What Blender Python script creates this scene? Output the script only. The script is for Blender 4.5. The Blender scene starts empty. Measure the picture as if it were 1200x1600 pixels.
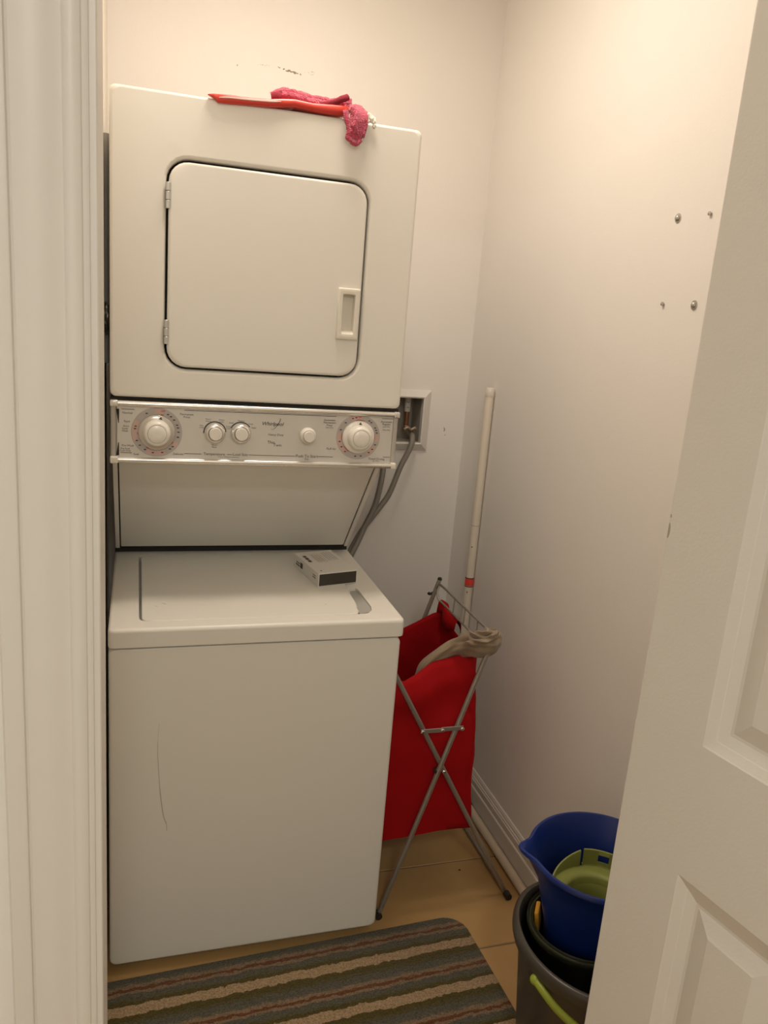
import bpy, bmesh, math, random
from mathutils import Vector, Matrix, noise as mnoise
PI = math.pi
C = bpy.context.scene.collection
S = bpy.context.scene
random.seed(4)

# ------------------------------------------------------------------ camera
def make_camera():
    cd = bpy.data.cameras.new('camera'); o = bpy.data.objects.new('camera', cd); C.objects.link(o)
    a, b, c = 0.3093, -0.2396, 0.0808
    f = Vector((math.sin(a)*math.cos(b), math.cos(a)*math.cos(b), math.sin(b)))
    r = Vector((math.cos(a), -math.sin(a), 0)); u = r.cross(f)
    r2 = r*math.cos(c)+u*math.sin(c); u2 = -r*math.sin(c)+u*math.cos(c)
    M = Matrix(((r2.x, u2.x, -f.x, .0532), (r2.y, u2.y, -f.y, -1.5323), (r2.z, u2.z, -f.z, 1.447), (0, 0, 0, 1)))
    o.matrix_world = M
    cd.sensor_fit = 'VERTICAL'; cd.sensor_height = 24; cd.sensor_width = 18
    cd.lens = 24*1245.66/1600; cd.clip_start = .02
    S.camera = o
make_camera()

# ------------------------------------------------------------------ world, lamps, exposure
W_ = bpy.data.worlds.new('world'); S.world = W_; W_.use_nodes = True
W_.node_tree.nodes['Background'].inputs[0].default_value = (1, .86, .68, 1)
W_.node_tree.nodes['Background'].inputs[1].default_value = .02
S.view_settings.view_transform = 'Standard'; S.view_settings.look = 'None'
S.view_settings.gamma = 1; S.view_settings.use_curve_mapping = False
S.view_settings.exposure = 0.0
CLOSET_POS, CLOSET_R, CLOSET_E, CLOSET_COL = (.39, .03, 2.44), .14, 46.5, (1, .872, .735)
HALL_POS, HALL_R, HALL_E, HALL_COL = (.05, -2.45, 2.44), .17, 69.0, (1, .99, .90)

# ------------------------------------------------------------------ helpers
def link_mesh(name, me, mat, parent=None, smooth=True, ang=35):
    o = bpy.data.objects.new(name, me); C.objects.link(o)
    if mat: me.materials.append(mat)
    if smooth:
        for p in me.polygons: p.use_smooth = True
        me.set_sharp_from_angle(angle=math.radians(ang))
    if parent:
        o.parent = parent
        if parent.type == 'EMPTY': o.location = -parent.location
    return o
def obj(name, bm, mat, parent=None, smooth=True, ang=35):
    bmesh.ops.recalc_face_normals(bm, faces=bm.faces[:])
    me = bpy.data.meshes.new(name); bm.to_mesh(me); bm.free()
    return link_mesh(name, me, mat, parent, smooth, ang)
def wn(o):
    m = o.modifiers.new('weighted', 'WEIGHTED_NORMAL'); m.keep_sharp = True; m.weight = 100
    return o
def thing(name, label, cat, loc, group=None):
    o = bpy.data.objects.new(name, None); C.objects.link(o); o.location = loc
    o.empty_display_size = .05
    o['label'] = label; o['category'] = cat
    if group: o['group'] = group
    return o
def tag(o, label, cat, group=None):
    o['label'] = label; o['category'] = cat
    if group: o['group'] = group
    return o
def struct(o): o['kind'] = 'structure'; return o
def BM(): return bmesh.new()
def box(bm, x0, x1, y0, y1, z0, z1, bev=0, seg=2):
    t = bmesh.new()
    r = bmesh.ops.create_cube(t, size=1)
    for v in t.verts:
        v.co = Vector(((x0+x1)/2+v.co.x*(x1-x0), (y0+y1)/2+v.co.y*(y1-y0), (z0+z1)/2+v.co.z*(z1-z0)))
    if bev: bmesh.ops.bevel(t, geom=t.edges[:], offset=bev, segments=seg, profile=.5, affect='EDGES')
    merge(bm, t)
    return bm
def merge(bm, t, M=None):
    m = {}
    for v in t.verts: m[v] = bm.verts.new(M @ v.co if M else v.co)
    for f in t.faces:
        try: bm.faces.new([m[v] for v in f.verts])
        except ValueError: pass
    t.free()
def rrect(a0, a1, b0, b1, r, n=6):
    pts = []
    for cx, cy, st in ((a1-r, b1-r, 0), (a0+r, b1-r, 90), (a0+r, b0+r, 180), (a1-r, b0+r, 270)):
        for k in range(n+1):
            t = math.radians(st+90*k/n); pts.append((cx+r*math.cos(t), cy+r*math.sin(t)))
    return pts
def xz(pts, y): return [(a, y, b) for a, b in pts]
def xy(pts, z): return [(a, b, z) for a, b in pts]
def rings(bm, loops, cap0=False, cap1=False, closed=True):
    L = [[bm.verts.new(p) for p in l] for l in loops]
    n = len(L[0])
    for a, b in zip(L, L[1:]):
        for i in range(n if closed else n-1):
            j = (i+1) % n
            bm.faces.new((a[i], a[j], b[j], b[i]))
    if cap0: bm.faces.new(L[0])
    if cap1: bm.faces.new(L[-1])
    return L
def holed(bm, outer, holes):
    """flat face between an outer vert loop and hole vert loops (existing BMVerts)"""
    E = []
    for l in [outer]+holes:
        for i in range(len(l)):
            a, b = l[i], l[(i+1) % len(l)]
            e = bm.edges.get((a, b)) or bm.edges.new((a, b)); E.append(e)
    bmesh.ops.triangle_fill(bm, use_beauty=True, use_dissolve=False, edges=E)
def smooth_path(pts, sub=6):
    P = [Vector(p) for p in pts]; out = []
    for i in range(len(P)-1):
        p0 = P[i-1] if i else P[0]*2-P[1]
        p1, p2 = P[i], P[i+1]
        p3 = P[i+2] if i+2 < len(P) else P[-1]*2-P[-2]
        for k in range(sub):
            t = k/sub
            out.append(.5*((2*p1)+(p2-p0)*t+(2*p0-5*p1+4*p2-p3)*t*t+(3*p1-p0-3*p2+p3)*t**3))
    out.append(P[-1]); return out
def tube(bm, pts, r, n=10, caps=True, flat=1.0, up=None):
    """tube along pts; r number or list; flat squeezes the second axis"""
    P = [Vector(p) for p in pts]; m = len(P)
    R = r if isinstance(r, (list, tuple)) else [r]*m
    t = (P[1]-P[0]).normalized()
    ref = Vector(up) if up else (Vector((0, 0, 1)) if abs(t.z) < .9 else Vector((1, 0, 0)))
    a = (ref - t*ref.dot(t)).normalized(); loops = []
    for i in range(m):
        t = ((P[min(i+1, m-1)]-P[max(i-1, 0)])).normalized()
        a = (a-t*a.dot(t)).normalized(); b = t.cross(a)
        loops.append([P[i]+(a*math.cos(2*PI*k/n)+b*math.sin(2*PI*k/n)*flat)*R[i] for k in range(n)])
    rings(bm, loops, caps, caps)
    return bm
def lathe(bm, prof, c=(0, 0, 0), axis='z', n=32, cap0=False, cap1=False, sx=1, sy=1, rot=0):
    """prof: (radius, height) pairs around axis through c"""
    loops = []
    for r, h in prof:
        l = []
        for k in range(n):
            t = 2*PI*k/n
            x, y = r*sx*math.cos(t), r*sy*math.sin(t)
            x, y = x*math.cos(rot)-y*math.sin(rot), x*math.sin(rot)+y*math.cos(rot)
            if axis == 'z': l.append((c[0]+x, c[1]+y, c[2]+h))
            elif axis == '-y': l.append((c[0]+x, c[1]-h, c[2]+y))
            elif axis == '-x': l.append((c[0]-h, c[1]+x, c[2]+y))
        loops.append(l)
    rings(bm, loops, cap0, cap1)
    return bm
def disc_y(bm, cx, cz, y, r0, r1, a0=0, a1=360, n=48, th=.0003):
    """printed ring sector on a plane facing -y"""
    k = max(2, int(n*(a1-a0)/360)); L = [[], [], [], []]
    for i in range(k+1):
        t = math.radians(a0+(a1-a0)*i/k); cs, sn = math.cos(t), math.sin(t)
        for j, (r, yy) in enumerate(((r0, y), (r0, y-th), (r1, y-th), (r1, y))):
            L[j].append((cx+r*cs, yy, cz+r*sn))
    rings(bm, L, closed=False)
def prism(bm, poly, x0, x1):
    """poly in (y,z), extruded along x"""
    a = [bm.verts.new((x0, y, z)) for y, z in poly]; b = [bm.verts.new((x1, y, z)) for y, z in poly]
    n = len(poly)
    for i in range(n): bm.faces.new((a[i], a[(i+1) % n], b[(i+1) % n], b[i]))
    bm.faces.new(a); bm.faces.new(b[::-1])
def text_into(bm, s, x, z, y, size, align='CENTER', shear=0, M=None, bold=0):
    cu = bpy.data.curves.new('t', 'FONT'); cu.body = s; cu.size = size; cu.align_x = align; cu.align_y = 'CENTER'
    cu.shear = shear; cu.offset = bold; cu.resolution_u = 3
    o = bpy.data.objects.new('t', cu); C.objects.link(o)
    me = bpy.data.meshes.new_from_object(o)
    t = bmesh.new(); t.from_mesh(me)
    if M is None: M = Matrix(((1, 0, 0, x), (0, 0, 1, y), (0, 1, 0, z), (0, 0, 0, 1)))
    merge(bm, t, M)
    bpy.data.objects.remove(o); bpy.data.curves.remove(cu); bpy.data.meshes.remove(me)
def flip_all(bm): pass

# ------------------------------------------------------------------ materials
def nt(m): return m.node_tree.nodes, m.node_tree.links
def mat(name, col, rough=.5, metal=0, bump=0, bdist=.002, bscale=80, var=0, vscale=6, coat=0, spec=.5, sheen=0):
    m = bpy.data.materials.new(name); m.use_nodes = True
    N, L = nt(m); b = N['Principled BSDF']
    b.inputs['Base Color'].default_value = (*col, 1)
    b.inputs['Roughness'].default_value = rough; b.inputs['Metallic'].default_value = metal
    b.inputs['Specular IOR Level'].default_value = spec
    if coat: b.inputs['Coat Weight'].default_value = coat; b.inputs['Coat Roughness'].default_value = .12
    if sheen: b.inputs['Sheen Weight'].default_value = sheen
    tc = N.new('ShaderNodeTexCoord')
    nz = N.new('ShaderNodeTexNoise'); nz.inputs['Scale'].default_value = vscale; nz.inputs['Detail'].default_value = 4
    L.new(tc.outputs['Object'], nz.inputs['Vector'])
    mx = N.new('ShaderNodeMix'); mx.data_type = 'RGBA'; mx.name = 'basemix'
    v = max(var, .01)
    mx.inputs[6].default_value = (*[c*(1-v) for c in col], 1); mx.inputs[7].default_value = (*[min(1, c*(1+v)) for c in col], 1)
    L.new(nz.outputs['Fac'], mx.inputs[0]); L.new(mx.outputs[2], b.inputs['Base Color'])
    if bump:
        n2 = N.new('ShaderNodeTexNoise'); n2.inputs['Scale'].default_value = bscale; n2.inputs['Detail'].default_value = 3
        L.new(tc.outputs['Object'], n2.inputs['Vector'])
        bp = N.new('ShaderNodeBump'); bp.inputs['Strength'].default_value = bump; bp.inputs['Distance'].default_value = bdist
        L.new(n2.outputs['Fac'], bp.inputs['Height']); L.new(bp.outputs['Normal'], b.inputs['Normal'])
    return m
def add_marks(m, marks, col, axes='xz'):
    """wear with a shape of its own: streaks (u, v, ru, rv, tilt, noise scale, threshold, strength)"""
    N, L = nt(m); b = N['Principled BSDF']; tc = N.new('ShaderNodeTexCoord')
    sp = N.new('ShaderNodeSeparateXYZ'); L.new(tc.outputs['Object'], sp.inputs[0])
    def M(op, a, c=None):
        n = N.new('ShaderNodeMath'); n.operation = op
        for i, q in enumerate((a, c)):
            if q is None: continue
            if isinstance(q, (int, float)): n.inputs[i].default_value = q
            else: L.new(q, n.inputs[i])
        return n.outputs[0]
    U = sp.outputs[axes[0].upper()]; V = sp.outputs[axes[1].upper()]; tot = None
    for u, v, ru, rv, tilt, ns, th, st in marks:
        du = M('SUBTRACT', U, u); dv = M('SUBTRACT', V, v)
        c, s = math.cos(tilt), math.sin(tilt)
        a = M('ADD', M('MULTIPLY', du, c), M('MULTIPLY', dv, s)); e = M('SUBTRACT', M('MULTIPLY', dv, c), M('MULTIPLY', du, s))
        d = M('ADD', M('POWER', M('DIVIDE', a, ru), 2.0), M('POWER', M('DIVIDE', e, rv), 2.0))
        w = M('MAXIMUM', M('SUBTRACT', 1.0, d), 0.0)
        nz = N.new('ShaderNodeTexNoise'); nz.inputs['Scale'].default_value = ns; nz.inputs['Detail'].default_value = 2
        L.new(tc.outputs['Object'], nz.inputs['Vector'])
        g = M('GREATER_THAN', M('MULTIPLY', nz.outputs['Fac'], M('POWER', w, .35)), th)
        k = M('MULTIPLY', g, st)
        tot = k if tot is None else M('MAXIMUM', tot, k)
    src = N['basemix'].outputs[2]
    mx = N.new('ShaderNodeMix'); mx.data_type = 'RGBA'; mx.inputs[7].default_value = (*col, 1)
    L.new(tot, mx.inputs[0]); L.new(src, mx.inputs[6]); L.new(mx.outputs[2], b.inputs['Base Color'])
def _marks():
    for m, l in add_marks_later: add_marks(m, l, (.40, .36, .31), 'xy')
def emis(name, col, st):
    m = bpy.data.materials.new(name); m.use_nodes = True; N, L = nt(m)
    b = N['Principled BSDF']; b.inputs['Base Color'].default_value = (.8, .8, .8, 1)
    b.inputs['Emission Color'].default_value = (*col, 1); b.inputs['Emission Strength'].default_value = st
    return m

WALLC = (.87, .83, .785)
m_wall = mat('wall_paint', WALLC, .62, bump=.10, bscale=220, var=.012, spec=.3)
m_wallback = mat('wall_paint_back', WALLC, .62, bump=.10, bscale=220, var=.012, spec=.3)
add_marks(m_wallback, [(.448, 2.069, .052, .0050, -.14, 150, .46, .85), (.485, 2.073, .006, .004, .6, 240, .47, .7), (.375, 2.074, .055, .006, -.03, 260, .58, .35),
                       (.302, 2.063, .004, .004, 0, 300, .45, .6), (.50, 2.075, .02, .012, .2, 250, .60, .4),
                       (.990, 1.108, .0035, .022, .2, 120, .46, .8)], (.22, .16, .11))
m_wallraw = mat('wall_raw_plaster', (.84, .79, .70), .8, bump=.8, bscale=90, var=.12, vscale=40, spec=.2)
m_trim = mat('trim_paint', (.76, .72, .67), .42, bump=.05, bscale=150, var=.01)
m_door = mat('door_paint', (.74, .70, .64), .45, bump=.10, bscale=260, var=.01)
add_marks(m_door, [(.6602, 1.226, .0008, .011, 0, 60, .08, .65), (.6602, 1.244, .0006, .003, 0, 60, .08, .6)], (.25, .19, .13))
m_ceil = mat('ceiling_paint', (.8, .77, .72), .8, bump=.1, bscale=120)
m_base = mat('baseboard_paint', (.74, .69, .62), .45)
m_tile = mat('floor_tile', (.47, .29, .115), .42, bump=.05, bscale=60, var=.10, vscale=9)
m_grout = mat('floor_grout', (.22, .16, .10), .9, var=.1, vscale=30)
ENAM = (.79, .76, .695)
m_enamel = mat('white_enamel', ENAM, .30, var=.008, vscale=3, bump=.03, bscale=500, spec=.5)
m_washer = mat('white_enamel_washer', ENAM, .32, var=.008, vscale=3, spec=.5)
m_lid = mat('white_enamel_lid', ENAM, .28, var=.008, vscale=3, spec=.5)
add_marks_later = [(m_lid, [(.175, .105, .075, .040, .2, 320, .66, .35), (.108, .128, .012, .0035, -.9, 90, .38, .5), (.092, .112, .010, .0025, -.8, 120, .42, .4), (.455, .095, .0022, .0022, 0, 60, .2, .6)])]
m_cream = mat('cream_plastic', (.76, .72, .63), .38)
m_dark = mat('gap_shade', (.012, .010, .008), .8)  # black standing in for the shade inside the machine's gaps
m_recess = mat('grey_recess', (.42, .41, .38), .45)
m_panel = mat('brushed_panel', (.68, .655, .61), .38, metal=.25, bump=.04, bscale=300)
m_chrome = mat('bright_trim', (.78, .76, .72), .24, metal=.75)
m_greycap = mat('grey_end_cap', (.50, .47, .43), .35, metal=.2)
m_hinge = mat('hinge_steel', (.55, .55, .53), .3, metal=.7)
m_ink = mat('ink_print', (.045, .035, .03), .6)
m_redink = mat('red_print', (.50, .10, .07), .6)
m_ringgrey = mat('dial_ring_grey', (.47, .43, .40), .5)
m_ringpink = mat('dial_ring_pink', (.60, .42, .37), .5)
m_knob = mat('knob_white', (.80, .76, .69), .28, coat=.3)
m_skirt = mat('dial_skirt_clear', (.58, .54, .49), .22, metal=.35)
m_hose = mat('grey_hose', (.23, .205, .175), .42, bump=.1, bscale=200)
m_brass = mat('valve_metal', (.40, .33, .25), .35, metal=.8)
m_copper = mat('copper_pipe', (.30, .13, .07), .4, metal=.6)
m_box_in = mat('shaded_box_plastic', (.40, .36, .31), .5)  # whitish box plastic darkened: the recess's shade is put into the colour
m_sticker = mat('paper_sticker', (.72, .68, .60), .6)
m_foil = mat('aluminium_foil', (.62, .60, .56), .25, metal=.95)
m_conduit = mat('grey_conduit', (.66, .63, .58), .45)
m_pole = mat('white_pole_paint', (.74, .66, .55), .45, var=.04, vscale=30)
m_wood = mat('pale_wood_pole', (.72, .60, .46), .5, var=.08, vscale=25)
m_redband = mat('red_band', (.80, .07, .04), .4)
m_blackrub = mat('black_rubber', (.02, .017, .015), .6)
m_tubesteel = mat('grey_tube_steel', (.34, .31, .265), .36, metal=.55, var=.1, vscale=40)
m_rivet = mat('bright_rivet', (.8, .76, .7), .2, metal=.9)
m_redcloth = mat('red_canvas', (.36, .002, .004), .8, bump=.12, bscale=500, var=.06, vscale=8, spec=.2)
m_taupe = mat('taupe_nylon', (.26, .19, .125), .42, bump=.08, bscale=120, sheen=.2)
m_redstrip = mat('red_vinyl', (.62, .045, .03), .38)
m_stripe = mat('pale_piping', (.85, .55, .48), .4)
m_terry = mat('pink_terry', (.56, .035, .10), .9, bump=1.0, bdist=.008, bscale=330, var=.25, vscale=120, sheen=.5)
m_terrydark = mat('dark_terry_hem', (.23, .012, .03), .9, bump=.5, bscale=420)
m_tissue = mat('white_lace_paper', (.85, .81, .70), .7)
m_boxwhite = mat('white_carton', (.70, .67, .62), .5)
m_boxdark = mat('dark_carton_end', (.035, .030, .024), .45)
m_boxprint = mat('grey_carton_print', (.30, .27, .24), .6)
m_boxorange = mat('faint_orange_print', (.60, .42, .33), .6)
m_grey_b = mat('dark_grey_bucket', (.060, .052, .042), .34, var=.05)
m_olive_b = mat('dark_olive_bucket', (.030, .033, .016), .4)
m_green = mat('lime_plastic', (.30, .36, .035), .38)
m_greenolive = mat('olive_green_plastic', (.30, .33, .085), .42)
m_blue = mat('blue_plastic', (.006, .026, .185), .34)
m_yellow = mat('yellow_sponge', (.75, .38, .03), .7, bump=.4, bscale=250)
m_screw = mat('screw_steel', (.55, .53, .50), .25, metal=.9)
m_glass_fix = mat('fixture_white', (.8, .78, .74), .4)

def mat_rug():
    m = bpy.data.materials.new('striped_pile'); m.use_nodes = True
    N, L = nt(m); b = N['Principled BSDF']; b.inputs['Roughness'].default_value = .95
    b.inputs['Specular IOR Level'].default_value = .1; b.inputs['Sheen Weight'].default_value = .2
    tc = N.new('ShaderNodeTexCoord'); sp = N.new('ShaderNodeSeparateXYZ'); L.new(tc.outputs['Object'], sp.inputs[0])
    def M(op, a, c=None):
        n = N.new('ShaderNodeMath'); n.operation = op
        for i, q in enumerate((a, c)):
            if q is None: continue
            if isinstance(q, (int, float)): n.inputs[i].default_value = q
            else: L.new(q, n.inputs[i])
        return n.outputs[0]
    mp = N.new('ShaderNodeMapping'); mp.inputs['Scale'].default_value = (70, 160, 70); L.new(tc.outputs['Object'], mp.inputs[0])
    nz = N.new('ShaderNodeTexNoise'); nz.inputs['Scale'].default_value = 1; nz.inputs['Detail'].default_value = 3; L.new(mp.outputs[0], nz.inputs['Vector'])
    nb = N.new('ShaderNodeTexNoise'); nb.inputs['Scale'].default_value = 26; L.new(tc.outputs['Object'], nb.inputs['Vector'])
    # v runs away from the far edge; the pattern repeats every 0.1195 m
    v = M('ADD', M('MULTIPLY', sp.outputs['Y'], -1.0), M('ADD', M('MULTIPLY', M('SUBTRACT', nz.outputs['Fac'], .5), .015), M('MULTIPLY', M('SUBTRACT', nb.outputs['Fac'], .5), .010)))
    PER = .1205
    ph = M('FRACT', M('DIVIDE', M('ADD', v, PER*2-.0752), PER))
    rp = N.new('ShaderNodeValToRGB'); rp.color_ramp.interpolation = 'CONSTANT'; L.new(ph, rp.inputs[0])
    TAN = (.33, .225, .125); BL = (.084, .078, .054); OL = (.072, .053, .010); RU = (.120, .044, .016); TH = (.20, .130, .075)
    st = [(0, TAN), (.205, OL), (.33, (.078, .064, .028)), (.40, BL), (.52, (.110, .096, .062)), (.56, TH), (.64, RU), (.70, TH), (.765, BL), (.86, (.085, .074, .036)), (.915, OL)]
    els = rp.color_ramp.elements
    els[0].position = 0; els[0].color = (*st[0][1], 1); els[1].position = st[1][0]; els[1].color = (*st[1][1], 1)
    for p, c in st[2:]:
        e = els.new(p); e.color = (*c, 1)
    n3 = N.new('ShaderNodeTexNoise'); n3.inputs['Scale'].default_value = 260; n3.inputs['Detail'].default_value = 2; L.new(tc.outputs['Object'], n3.inputs['Vector'])
    mx = N.new('ShaderNodeMix'); mx.data_type = 'RGBA'; mx.blend_type = 'MULTIPLY'; mx.inputs[0].default_value = 1
    cr = N.new('ShaderNodeValToRGB'); cr.color_ramp.elements[0].color = (.62, .62, .62, 1); cr.color_ramp.elements[1].color = (1.3, 1.3, 1.3, 1)
    cr.color_ramp.elements[0].position = .3; cr.color_ramp.elements[1].position = .7
    L.new(n3.outputs['Fac'], cr.inputs[0]); L.new(rp.outputs[0], mx.inputs[6]); L.new(cr.outputs[0], mx.inputs[7])
    L.new(mx.outputs[2], b.inputs['Base Color'])
    bp = N.new('ShaderNodeBump'); bp.inputs['Strength'].default_value = .8; bp.inputs['Distance'].default_value = .003
    L.new(n3.outputs['Fac'], bp.inputs['Height']); L.new(bp.outputs[0], b.inputs['Normal'])
    return m

_marks()
# ------------------------------------------------------------------ setting
XL, XR, YB, ZC = -.025, 1.055, .835, 2.44       # closet: left, right, back, ceiling
YI, YO = -.69, -.80                              # front wall: inner and outer face
OX0, OX1, OZ = .0215, .80, 2.06                  # door opening
HX0, HX1, HY = -.95, 1.65, -2.95                 # hall beyond
def build_setting():
    # outlet box hole in the back wall
    bx0, bx1, bz0, bz1 = .700, .9045, 1.070, 1.2095
    bm = BM()
    o = rings(bm, [xz([(XL-.1, 0), (XR+.1, 0), (XR+.1, ZC), (XL-.1, ZC)], YB+.12), xz([(XL-.1, 0), (XR+.1, 0), (XR+.1, ZC), (XL-.1, ZC)], YB)])
    h = rings(bm, [xz([(bx0-.004, bz0-.004), (bx1+.004, bz0-.004), (bx1+.004, bz1+.004), (bx0-.004, bz1+.004)], YB), xz([(bx0-.004, bz0-.004), (bx1+.004, bz0-.004), (bx1+.004, bz1+.004), (bx0-.004, bz1+.004)], YB+.12)])
    holed(bm, o[1], [h[0]]); holed(bm, o[0], [h[1]])
    struct(obj('wall_back', bm, m_wallback, smooth=False))
    struct(obj('wall_left', box(BM(), XL-.1, XL, YI, YB, 0, ZC), m_wallraw, smooth=False))
    struct(obj('wall_right', box(BM(), XR, XR+.1, YI, YB, 0, ZC), m_wall, smooth=False))
    bm = BM()
    box(bm, HX0, OX0-.018, YO, YI, 0, ZC); box(bm, OX1+.018, HX1, YO, YI, 0, ZC); box(bm, OX0-.018, OX1+.018, YO, YI, OZ+.018, ZC)
    struct(obj('wall_front', bm, m_wall, smooth=False))
    bm = BM(); box(bm, HX0-.1, HX0, HY-.1, YO, 0, ZC)
    struct(obj('wall_hall_left', bm, m_wall, smooth=False))
    bm = BM(); box(bm, HX1, HX1+.1, HY-.1, YO, 0, ZC)
    struct(obj('wall_hall_right', bm, m_wall, smooth=False))
    bm = BM(); box(bm, HX0, HX1, HY-.1, HY, 0, ZC)
    struct(obj('wall_hall_back', bm, m_wall, smooth=False))
    bm = BM(); box(bm, HX0-.1, HX1+.1, HY-.1, YB+.12, ZC, ZC+.1)
    struct(obj('ceiling', bm, m_ceil, smooth=False))
    # floor: grout bed with tiles as parts
    fl = struct(obj('floor', box(BM(), HX0-.1, HX1+.1, HY-.1, YB+.12, -.08, -.0022), m_grout, smooth=False))
    G = .0022; ty = .2155; n = 0
    TW, TH_ = 1.20, .307
    protos = {}
    row = 0
    y = ty+TH_*3
    while y > HY:
        y0 = y-TH_
        x = -.030-TW*2
        while x < HX1:
            a, b = max(x, HX0)+G, min(x+TW, HX1)-G; c, d = max(y0, HY)+G, min(y, YB)-G
            if y0 > YI-.1: a, b = max(a, XL), min(b, XR)
            if b-a > .02 and d-c > .02:
                key = (round(b-a, 4), round(d-c, 4))
                if key not in protos:
                    t = BM(); box(t, -(b-a)/2, (b-a)/2, -(d-c)/2, (d-c)/2, -.006, 0, .0015, 1)
                    ob = obj('tile', t, m_tile, fl, smooth=False); protos[key] = ob.data
                else:
                    ob = bpy.data.objects.new('tile', protos[key]); C.objects.link(ob); ob.parent = fl
                ob.location = ((a+b)/2, (c+d)/2, 0)
            x += TW
        y = y0; row += 1
    # baseboards
    prof = [(0, 0), (-.0135, 0), (-.0135, .066), (-.0125, .069), (-.010, .071), (-.0105, .090), (-.0085, .092), (-.0085, .097), (-.0062, .099), (-.0062, .104), (-.003, .112), (0, .112)]
    bm = BM()
    a = [bm.verts.new((XR+p, YI, z)) for p, z in prof]; b = [bm.verts.new((XR+p, YB, z)) for p, z in prof]
    for i in range(len(prof)-1): bm.faces.new((a[i], a[i+1], b[i+1], b[i]))
    bm.faces.new(a); bm.faces.new(b)
    struct(obj('baseboard_right', bm, m_base, smooth=False))
    bm = BM(); prism(bm, [(YB+p, z) for p, z in prof], XL, XR-.0135)
    struct(obj('baseboard_back', bm, m_base, smooth=False))
    # door jambs and casings
    bm = BM()
    box(bm, OX0-.018, OX0, YO-.001, YI+.001, 0, OZ+.018, .0012, 1); box(bm, OX1, OX1+.018, YO-.001, YI+.001, 0, OZ+.018, .0012, 1)
    box(bm, OX0, OX1, YO-.001, YI+.001, OZ, OZ+.018, .0012, 1)
    struct(obj('trim_1', bm, m_trim))
    cp = [(0, 0), (0, .018), (.002, .020), (.0165, .020), (.0185, .019), (.0195, .0155), (.0215, .0145), (.026, .0152), (.034, .0158), (.042, .0148), (.050, .0120), (.056, .0098), (.0595, .0092),
          (.061, .0105), (.063, .0115), (.066, .0117), (.070, .0108), (.0735, .0085), (.0745, .0065), (.077, .0060), (.0795, .0045), (.0800, 0)]
    def casing(name, f, z0, z1, cap):
        bm = BM()
        A = [bm.verts.new(f(p, t, 0)) for p, t in cp]; B = [bm.verts.new(f(p, t, 1)) for p, t in cp]
        for i in range(len(cp)-1): bm.faces.new((A[i], A[i+1], B[i+1], B[i]))
        bm.faces.new(A); bm.faces.new(B)
        struct(obj(name, bm, m_trim, ang=28))
    cp = [(p*.9625, q) for p, q in cp]
    x0 = OX0-.006-.077; x1 = OX1+.006+.077; zt = OZ+.006+.077
    casing('trim_2', lambda p, t, e: (x0+p, YO-t, 0 if e == 0 else zt-p), 0, 0, 0)
    casing('trim_3', lambda p, t, e: (x1-p, YO-t, 0 if e == 0 else zt-p), 0, 0, 0)
    casing('trim_4', lambda p, t, e: ((x0+p) if e == 0 else (x1-p), YO-t, zt-p), 0, 0, 0)
build_setting()

def build_lamps():
    for nm, lab, pos, R, E, col in (('ceiling_light', 'round frosted dome lamp on the closet ceiling above the dryer', CLOSET_POS, CLOSET_R, CLOSET_E, CLOSET_COL),
                               ('ceiling_light', 'round frosted dome lamp on the hall ceiling outside the closet', HALL_POS, HALL_R, HALL_E, HALL_COL)):
        t = thing(nm, lab, 'lamp', pos)
        bm = BM(); lathe(bm, [(R*1.08, 0), (R*1.08, -.012), (R*1.0, -.016)], pos, n=32, cap0=True, cap1=True); obj('base_plate', bm, m_glass_fix, t)
        bm = BM(); lathe(bm, [(R*math.cos(a), -.0165-.014*math.sin(a)) for a in [i*PI/2/8*.98 for i in range(9)]], pos, n=32, cap1=True)
        obj('diffuser', bm, emis('lamp_glow', col, E), t)
build_lamps()

def build_door():
    # bifold closet door folded open at the right of the opening; two leaves
    root = bpy.data.objects.new('door_1', None); C.objects.link(root); root.location = (.66, -.75, 0); struct(root)
    L_, T = .37, .034
    def leaf(name, p0, ang, side):
        dx, dy = math.sin(ang), -math.cos(ang)              # along the leaf, away from the track
        nx, ny = (-dy*-1, dx*-1)                            # placeholder
        nx, ny = dy, -dx                                    # normal towards -x
        z0, z1 = .012, 2.03
        P = lambda u, z, d: (p0[0]+dx*u+nx*d, p0[1]+dy*u+ny*d, z)
        offs = [(0, 0), (.002, -.0010), (.0120, -.0048), (.0132, -.0056), (.0250, -.0100), (.0290, -.0102), (.0500, -.0042), (.0525, -.0034)]
        for (d0, sg) in ((0, 1),):
            bm = BM()
            def loop(o, d, r): return [P(u, z, d) for u, z in ((r[0]+o, r[2]+o), (r[1]-o, r[2]+o), (r[1]-o, r[3]-o), (r[0]+o, r[3]-o))]
            full = (0, L_, z0, z1)
            Lo = rings(bm, [loop(0, -T, full), loop(0, -.002, full), loop(.0012, -.0004, full), loop(.003, 0, full)], cap0=True)
            pan = [(.1023, L_-.1023, .9936, 1.90), (.1023, L_-.1023, .20, .822)]
            hs = []
            for r in pan:
                hs.append(rings(bm, [loop(o, d, r) for o, d in offs[:4]])[0])
            holed(bm, Lo[-1], hs)
            lf = obj(name, bm, m_door, root, smooth=False)
            for r in pan:
                bm = BM(); rings(bm, [loop(o, d, r) for o, d in offs[3:]], cap1=True)
                obj('panel', bm, m_door, lf, smooth=False)
        return lf
    leaf('leaf', (.66, -.75), .202, 1)
    a2 = .06
    leaf('leaf', (.66+.085, -.765), a2, 1)
    # hinge between the leaves at their outer end and the guide pin at the track
    bm = BM(); tube(bm, [(.693, -.768, 2.03), (.693, -.768, 2.055)], .004, 8); obj('guide_pin', bm, m_hinge, root)
build_door()

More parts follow.
